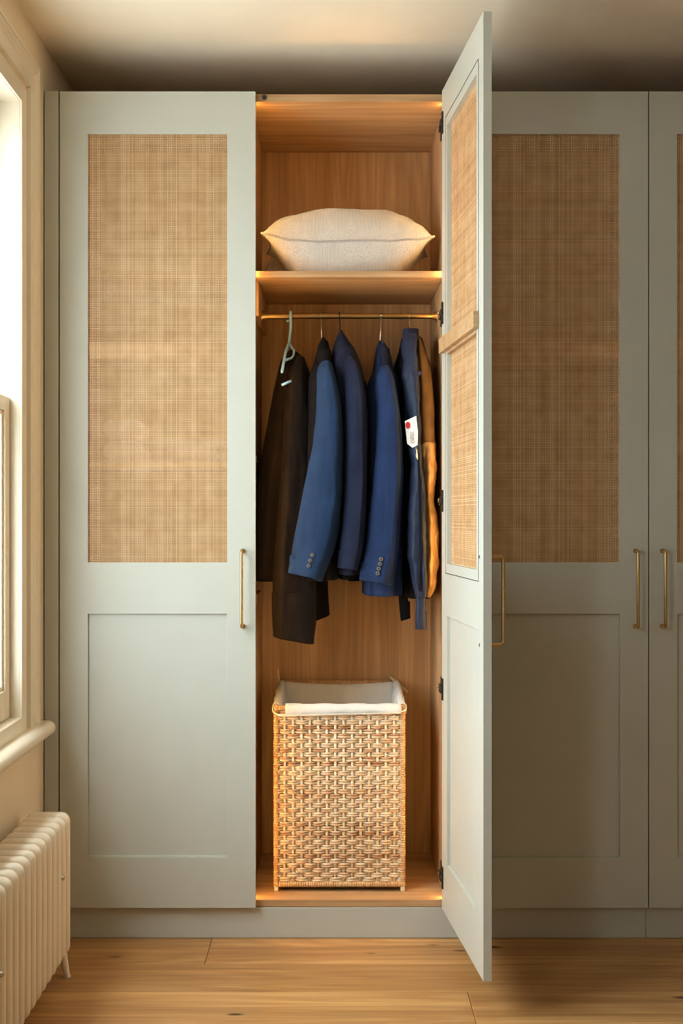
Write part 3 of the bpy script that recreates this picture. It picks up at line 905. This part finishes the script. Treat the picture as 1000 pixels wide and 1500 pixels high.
# 2 teal blazer
blazer('teal blue wool blazer with three cuff buttons beside the overshirt', 'teal',
    [(503, 468, 481, .29, .05), (520, 463, 485, .285, .09), (545, 457, 492, .28, .15), (562, 449, 497, .28, .17), (650, 446, 505, .28, .18), (750, 440, 505, .28, .18), (846, 432, 496, .28, .18)],
    [(533, 468, 485, .14, .035), (538, 465, 487, .125, .05), (550, 462.5, 491, .115, .055), (590, 463, 500, .105, .058), (640, 459, 503, .10, .058), (695, 448, 503, .095, .055), (760, 436.5, 498, .09, .052), (800, 429, 490, .088, .05), (845, 421.5, 471, .088, .048)],
    [(499, 470, 477, .25, .04), (507, 466, 481, .23, .06), (522, 464, 485, .20, .06), (540, 466, 486, .165, .045)],
    'ink', [(457.5, 813), (454.5, 821), (452, 828.5)], [(471, 790), (464, 818), (457, 847)],
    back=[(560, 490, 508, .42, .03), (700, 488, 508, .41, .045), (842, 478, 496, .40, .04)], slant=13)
# 3 navy blazer
blazer('dark navy wool jacket hanging in the middle of the rail', 'navy',
    [(494, 495, 505, .29, .05), (503, 490, 511, .285, .09), (520, 486, 521, .28, .14), (560, 484, 533, .28, .17), (650, 488, 538, .28, .18), (750, 489, 538, .28, .18), (838, 492, 530, .28, .18)],
    [(526, 505, 518, .14, .035), (532, 503, 523, .125, .05), (556, 503, 532, .115, .055), (600, 504, 537, .105, .058), (684, 505, 538, .10, .056), (764, 502, 535, .092, .052), (800, 498, 532, .09, .05), (833, 494, 524, .09, .048)],
    [(489, 496, 503, .25, .04), (498, 492, 509, .23, .065), (515, 490, 517, .20, .065), (535, 494, 520, .165, .045)],
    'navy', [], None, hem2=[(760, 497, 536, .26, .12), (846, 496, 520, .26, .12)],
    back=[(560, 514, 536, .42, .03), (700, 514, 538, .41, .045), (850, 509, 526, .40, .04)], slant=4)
# 4 bright blue blazer
blazer('brighter royal blue wool blazer with four cuff buttons', 'blue',
    [(506, 551, 565, .29, .05), (518, 550, 570, .285, .09), (545, 546, 575, .28, .14), (570, 536, 584, .28, .17), (650, 534, 588, .28, .18), (750, 534, 590, .28, .18), (868, 531, 587, .28, .18)],
    [(540, 555, 572, .14, .035), (546, 552, 575, .125, .05), (560, 549.5, 579, .115, .055), (600, 551.5, 585, .105, .058), (650, 550, 588, .10, .058), (700, 545, 590, .095, .055), (750, 540.5, 587, .09, .052), (804, 534.5, 583, .088, .05), (853, 525.5, 573, .088, .048)],
    [(511, 553, 568, .23, .055), (514, 552.5, 570, .225, .07), (524, 553, 570.5, .21, .065), (545, 556, 571, .165, .04)],
    'navy', [(558, 819), (556.5, 826), (554.5, 833), (553, 840)], [(569, 785), (563, 820), (557, 856)], slant=9)
# 5 navy and tan jacket
g = thing('work_jacket', 'navy and tan jacket with a paper tag at the right end of the rail', 'jacket', W(605, 492, .27), GR)
cloth('body', [(497, 588, 618, .31, .05), (515, 584, 622, .30, .10), (540, 577, 628, .29, .15), (600, 576, 634, .29, .17), (700, 580, 634, .29, .17), (800, 588, 634, .29, .17), (872, 592, 630, .29, .16)], 'ink', g, n=3, fold=(.04, 6, 1))
up = cloth('front_panel', [(494, 589, 612, .20, .05), (503, 588.5, 611, .18, .055), (530, 590, 612, .14, .05), (552, 588, 613, .12, .05), (584, 592, 614, .115, .048), (630, 596, 616, .115, .045), (662, 600, 616, .12, .04)], 'coat', g, fold=(.05, 4, .6), n=2.2, skew=.6, wr=.004, ws=(30, 30, 22), rings=80, seg=72)
cloth('collar', [(490, 600, 612, .26, .03), (494, 592, 613.5, .25, .05), (500, 588.5, 614, .235, .05), (508, 588, 614, .22, .04)], 'coat', g, fold=(.03, 3, 0), rings=10)
cloth('sleeve', [(500, 610, 616, .21, .04), (512, 609, 621, .20, .05), (536, 609, 628, .18, .055), (568, 610, 633, .165, .06), (632, 612, 636, .155, .06), (662, 613, 636.5, .155, .055)], 'tan', g, fold=(.04, 3, 2.2), n=2.6, wr=.003, ws=(26, 26, 16), rings=70)
cloth('lower_sleeve', [(650, 616, 637, .145, .055), (658, 614.5, 638, .14, .06), (700, 614, 637.5, .14, .06), (729, 616, 634.5, .14, .055), (764, 615, 639.5, .14, .06), (812, 616, 641, .14, .06), (852, 618, 638, .14, .055), (874, 622, 630, .14, .03)], 'satin', g, fold=(.08, 5, 1.7), n=2.4, wr=.006, ws=(34, 30, 20), rings=80, seg=72)
lf = cloth('lower_front', [(651, 599, 615, .105, .035), (658, 598, 617, .10, .04), (684, 602, 618, .095, .04), (716, 599.5, 621.5, .09, .042), (764, 596.5, 623, .085, .045), (800, 596.5, 623.5, .085, .045), (844, 602, 624, .085, .042), (874, 608.5, 624, .085, .03)], 'coat', g, fold=(.09, 4, 2.9), n=2.1, skew=.55, wr=.004, ws=(30, 30, 22), rings=80, seg=72)
cloth('hem_strap', [(868, 609, 623.5, .085, .012), (895, 609, 623.5, .085, .011), (921, 608.8, 625.2, .085, .010)], 'coat', g, fold=(.04, 4, .3), rings=14, n=3.5)
cloth('hem_strap', [(862, 583.5, 595, .30, .012), (885, 584.5, 598, .30, .011), (907, 587, 601, .30, .010)], 'ink', g, fold=(.04, 4, .3), rings=14, n=3.5, slant_px=-4)
# zip, puller, press stud
MB().tube([W(613, 664, .058), W(613.5, 690, .050), W(615, 740, .042), W(616, 800, .038), W(616, 866, .052)], .0028, 8, flat=(1, .6)).build('zip', M['ink'], g, smooth=True)
z_ = MB().tube([W(609.3, 655, .055), W(610.3, 668, .050), W(610.6, 673.5, .050)], [.0022, .0042, .0036], 10)
z_.build('zip_puller', M['steel'], g, smooth=True)
MB().disc(W(614, 547, .072), (0, -1, 0), .0055, .004, 18).build('press_stud', M['blue'], g, bevel=.001)
# paper ticket pinned to the front
tk = thing('paper_ticket', 'white paper ticket with a red spot pinned to the jacket front', 'ticket', W(602, 640, .062))
Yt = .061
MB().loft([[W(592.5, 617, Yt + .004), W(609.5, 609, Yt), W(612, 634, Yt), W(611.5, 652, Yt + .002), W(604, 656, Yt + .003), W(596, 650, Yt + .005)],
           [W(592.5, 617, Yt + .0046), W(609.5, 609, Yt + .0006), W(612, 634, Yt + .0006), W(611.5, 652, Yt + .0026), W(604, 656, Yt + .0036), W(596, 650, Yt + .0056)]]).build('paper', M['paper'], tk)
rd = MB()
c = W(597, 623, Yt + .0005)
rd.loft([[c + Vector((.0062 * math.cos(a), dy, .0098 * math.sin(a))) for a in [2 * PI * i / 24 for i in range(24)]] for dy in (.001, -.0008)])
rd.build('red_spot', M['red'], tk)
pr = MB()
rr_ = random.Random(3)
for i in range(7):
    for jx in range(3):
        cc = W(601.2 + jx * 2.1 + i * .12, 633.5 + i * 2.5 + rr_.uniform(-.4, .4), Yt - .0002)
        pr.box(cc.x - .0011, cc.x + .0011 * rr_.uniform(.3, 1), cc.y - .0004, cc.y + .0004, cc.z - .0016 * rr_.uniform(.4, 1), cc.z + .0012)
for i in range(3):
    cc = W(606, 616 + i * 4, Yt - .0002); pr.box(cc.x - .002, cc.x + .003, cc.y - .0004, cc.y + .0004, cc.z - .0005, cc.z + .0005)
pr.build('printed_marks', M['print'], tk)['kind'] = 'stuff'

hanger('chrome-hooked hanger carrying the teal blazer', 470, 471.5, 502, 'steel', .09, 0)
hanger('black-hooked hanger carrying the dark navy jacket', 497, 499, 494, 'black', .09, 0, r=.002)
hb4 = hanger('chrome-hooked hanger with a dark neck loop carrying the royal blue blazer', 558, 556.5, 505, 'steel', .09, 0, r=.0021)
MB().tube([W(553, 516, .24), W(552.5, 508, .24), W(554, 502, .242), W(557.5, 499.5, .244), (W(561, 502, .242)), W(563.5, 508, .24), W(564.5, 516, .24)], .0034, 8).build('neck_loop', M['black'], hb4, smooth=True)
hanger('thin-hooked hanger carrying the navy and tan jacket', 600, 601, 493, 'steel', .08, 0)

# ------------------------------------------------------------------ laundry basket
BY0, BY1 = .103, .470
BX = WXp(497, BY0); BW = .181; BZ0 = ZB1; ZR = WZp(1037, BY0); ZRB = ZR + .022
bk = thing('laundry_basket', 'tall woven rattan laundry basket with white cloth liner', 'basket', (BX, (BY0 + BY1) / 2, BZ0))
bx0, bx1 = BX - BW, BX + BW
def wrapped(path, r, name, pitch=.0065, mat='wrap'):
    P = [Vector(p) for p in path]
    L = (P[-1] - P[0]).length
    n = int(L / pitch)
    mb = MB()
    d = (P[-1] - P[0]) / n
    for i in range(n):     # each turn of cane is its own little swelling
        a = P[0] + d * i
        mb.tube([a, a + d * .2, a + d * .8, a + d], [r * .9, r * 1.04, r * 1.04, r * .9], 10)
    return mb.build(name, M[mat], bk, smooth=True)
for x in (bx0, bx1):
    for y_, zt in ((BY0, ZR), (BY1, ZRB)):
        wrapped([(x, y_, BZ0 + .014), (x, y_, zt)], .0078, 'corner_post')
        MB().box(x - .006, x + .006, y_ - .006, y_ + .006, BZ0 + .0005, BZ0 + .018).build('foot', M['stake'], bk, bevel=.001)
for zz in (BZ0 + .020,):
    wrapped([(bx0, BY0, zz), (bx1, BY0, zz)], .0085, 'bottom_rim')
    wrapped([(bx0, BY1, zz), (bx1, BY1, zz)], .0085, 'bottom_rim')
    wrapped([(bx0, BY0, zz), (bx0, BY1, zz)], .0085, 'bottom_rim'); wrapped([(bx1, BY0, zz), (bx1, BY1, zz)], .0085, 'bottom_rim')
wrapped([(bx0, BY0, ZR), (bx1, BY0, ZR)], .008, 'top_rim')
wrapped([(bx0, BY1, ZRB), (bx1, BY1, ZRB)], .0085, 'top_rim')
wrapped([(bx0, BY0, ZR), (bx0, BY1, ZRB)], .008, 'top_rim'); wrapped([(bx1, BY0, ZR), (bx1, BY1, ZRB)], .008, 'top_rim')
NS = 14
ND = 14
sx = (bx1 - bx0) / (NS + 1); sy = (BY1 - BY0) / (ND + 1)
for i in range(NS + 2):
    x = bx0 + sx * i
    if 0 < i < NS + 1:
        for y_ in (BY0, BY1):
            MB().tube([(x, y_, BZ0 + .02), (x + .001, y_, (BZ0 + ZR) / 2), (x, y_, ZR)], .0040, 8).build('stake', M['stake'], bk, smooth=True)
for i in range(1, ND + 1):
    y_ = BY0 + sy * i
    for x in (bx0, bx1):
        MB().tube([(x, y_, BZ0 + .02), (x, y_, ZR)], .0031, 6).build('stake', M['stake'], bk, smooth=True)
ROWS = 37
rz = [BZ0 + .034 + (ZR - .014 - BZ0 - .034) * i / (ROWS - 1) for i in range(ROWS)]
rng = random.Random(11)
for i, z in enumerate(rz):
    a = .0046 * (1 if i % 2 else -1)
    path = []
    SUB = 4
    def side(p, q, n, nx, ny, sg):
        for k in range(n * SUB):
            t = k / (n * SUB)
            ph = k / SUB
            off = sg * math.cos(ph * PI)
            ends = min(1, min(ph, n - ph) / .5)
            x = p[0] + (q[0] - p[0]) * t; y_ = p[1] + (q[1] - p[1]) * t
            w = a * off
            zz = z + .0012 * noise.noise(Vector((x * 40, y_ * 40, i * 3.7)))
            path.append((x + nx * w, y_ + ny * w, zz))
    side((bx0, BY0), (bx1, BY0), NS + 1, 0, -1, 1)
    side((bx1, BY0), (bx1, BY1), ND + 1, 1, 0, -1)
    side((bx1, BY1), (bx0, BY1), NS + 1, 0, 1, 1)
    side((bx0, BY1), (bx0, BY0), ND + 1, -1, 0, -1)
    for dz in (-.0034, .0034):
        mb = MB()
        pz = [(p[0], p[1], p[2] + dz + .0007 * noise.noise(Vector((p[0] * 60, p[1] * 60, i * 5 + dz * 900)))) for p in path]
        mb.tube(pz, .0035 * rng.uniform(.92, 1.08), 6, loop=True, flat=(1.0, .8))
        mb.build('weaver', M['weaver'], bk, smooth=True)
# liner
ins = .013
NL = 36
def rim_pt(t):
    """Around the rim, t in 0..4: front, right, back, left."""
    k, f = int(t) % 4, t - int(t)
    c = [(bx0 + ins, BY0 + ins), (bx1 - ins, BY0 + ins), (bx1 - ins, BY1 - ins), (bx0 + ins, BY1 - ins)]
    p, q = c[k], c[(k + 1) % 4]
    return Vector((p[0] + (q[0] - p[0]) * f, p[1] + (q[1] - p[1]) * f, 0))
rings = []
for lv, (dz, sc) in enumerate(((.006, 1.0), (-.02, .99), (-.07, .965), (-.16, .94), (-.28, .92), (-.42, .90), (-.43, .3), (-.43, .02))):
    r_ = []
    for k in range(4 * NL):
        t = k / NL
        p = rim_pt(t)
        cx, cy = BX, (BY0 + BY1) / 2
        f = 1 + .012 * math.sin(t * 17 + lv * .8) * (lv > 0) + .009 * math.sin(t * 41 - lv) * (lv > 0)
        zt = ZR + (ZRB - ZR) * (p.y - BY0) / (BY1 - BY0)
        sagf = -.008 * math.sin((t % 1) * PI) * (lv == 0)
        r_.append(Vector((cx + (p.x - cx) * sc * f, cy + (p.y - cy) * sc * f, zt + dz + sagf)))
    rings.append(r_)
ln = MB().loft(rings, cap0=False).build('liner', M['liner'], bk, smooth=True)
ln.modifiers.new('solid', 'SOLIDIFY').thickness = .0015
# hem of the liner folded over the front rim and the two side rims
def hem(path_fn, n, name, prof):
    rr = []
    for k in range(n + 1):
        rr.append(path_fn(k / n))
    o = MB().loft(rr, closed=False).build(name, M['liner'], None, smooth=True)
    o.parent = ln
    o.modifiers.new('solid', 'SOLIDIFY').thickness = .0018
def front_hem(t):
    x = bx0 + .026 + (bx1 - bx0 - .030) * t
    w = .0012 * math.sin(t * 23)
    dr = .020 - .006 * t + .003 * math.sin(t * 7) 
    return [Vector((x, BY0 + ins + .003, ZR - .012)), Vector((x, BY0 + ins - .002, ZR + .006)), Vector((x, BY0 + .002, ZR + .0125 + w)), Vector((x, BY0 - .008, ZR + .009)), Vector((x, BY0 - .0125 + w, ZR - .002)), Vector((x, BY0 - .0125 - w, ZR - dr))]
hem(front_hem, 40, 'front_hem', None)
def side_hem(xr, s):
    def f(t):
        y_ = BY0 + .012 + (BY1 - BY0 - .03) * t
        z = ZR + (ZRB - ZR) * t
        w = .002 * math.sin(t * 19)
        return [Vector((xr - s * (ins + .003), y_, z - .012)), Vector((xr - s * (ins - .002), y_, z + .006)), Vector((xr, y_, z + .0125 + w)), Vector((xr + s * .009, y_, z + .008)), Vector((xr + s * (.012 + w), y_, z - .004)), Vector((xr + s * .012, y_, z - .017))]
    return f
hem(side_hem(bx0, -1), 30, 'side_hem', None)
hem(side_hem(bx1, 1), 30, 'side_hem', None)
# binding tape along the edge of the hem at the front left, and the corner ties
MB().tube([(bx0 - .011, BY0 + .02, ZR + .006), (bx0 - .010, BY0 - .006, ZR - .008), (bx0 + .004, BY0 - .0125, ZR - .018), (bx0 + .03, BY0 - .0135, ZR - .020), (bx1 - .01, BY0 - .0135, ZR - .0125), (bx1 + .009, BY0 - .008, ZR - .004), (bx1 + .011, BY0 + .02, ZR + .006)], .0026, 8, flat=(1.3, .6)).build('binding_tape', M['liner'], bk, smooth=True)
def tie(pts):
    MB().tube([W(*p) for p in pts], .0042, 8, flat=(.8, 1.0)).build('tie', M['tie'], bk, smooth=True)
tie([(406.5, 980, .45), (408, 992, .45), (409, 1001, .45)])
tie([(409, 1001, .45), (406, 1010, .44), (402.5, 1017, .43)])
tie([(570.5, 991.5, .45), (578, 997, .45), (584, 1002, .45)])
tie([(584, 1002, .45), (591, 1008, .44), (597, 1013.5, .43)])
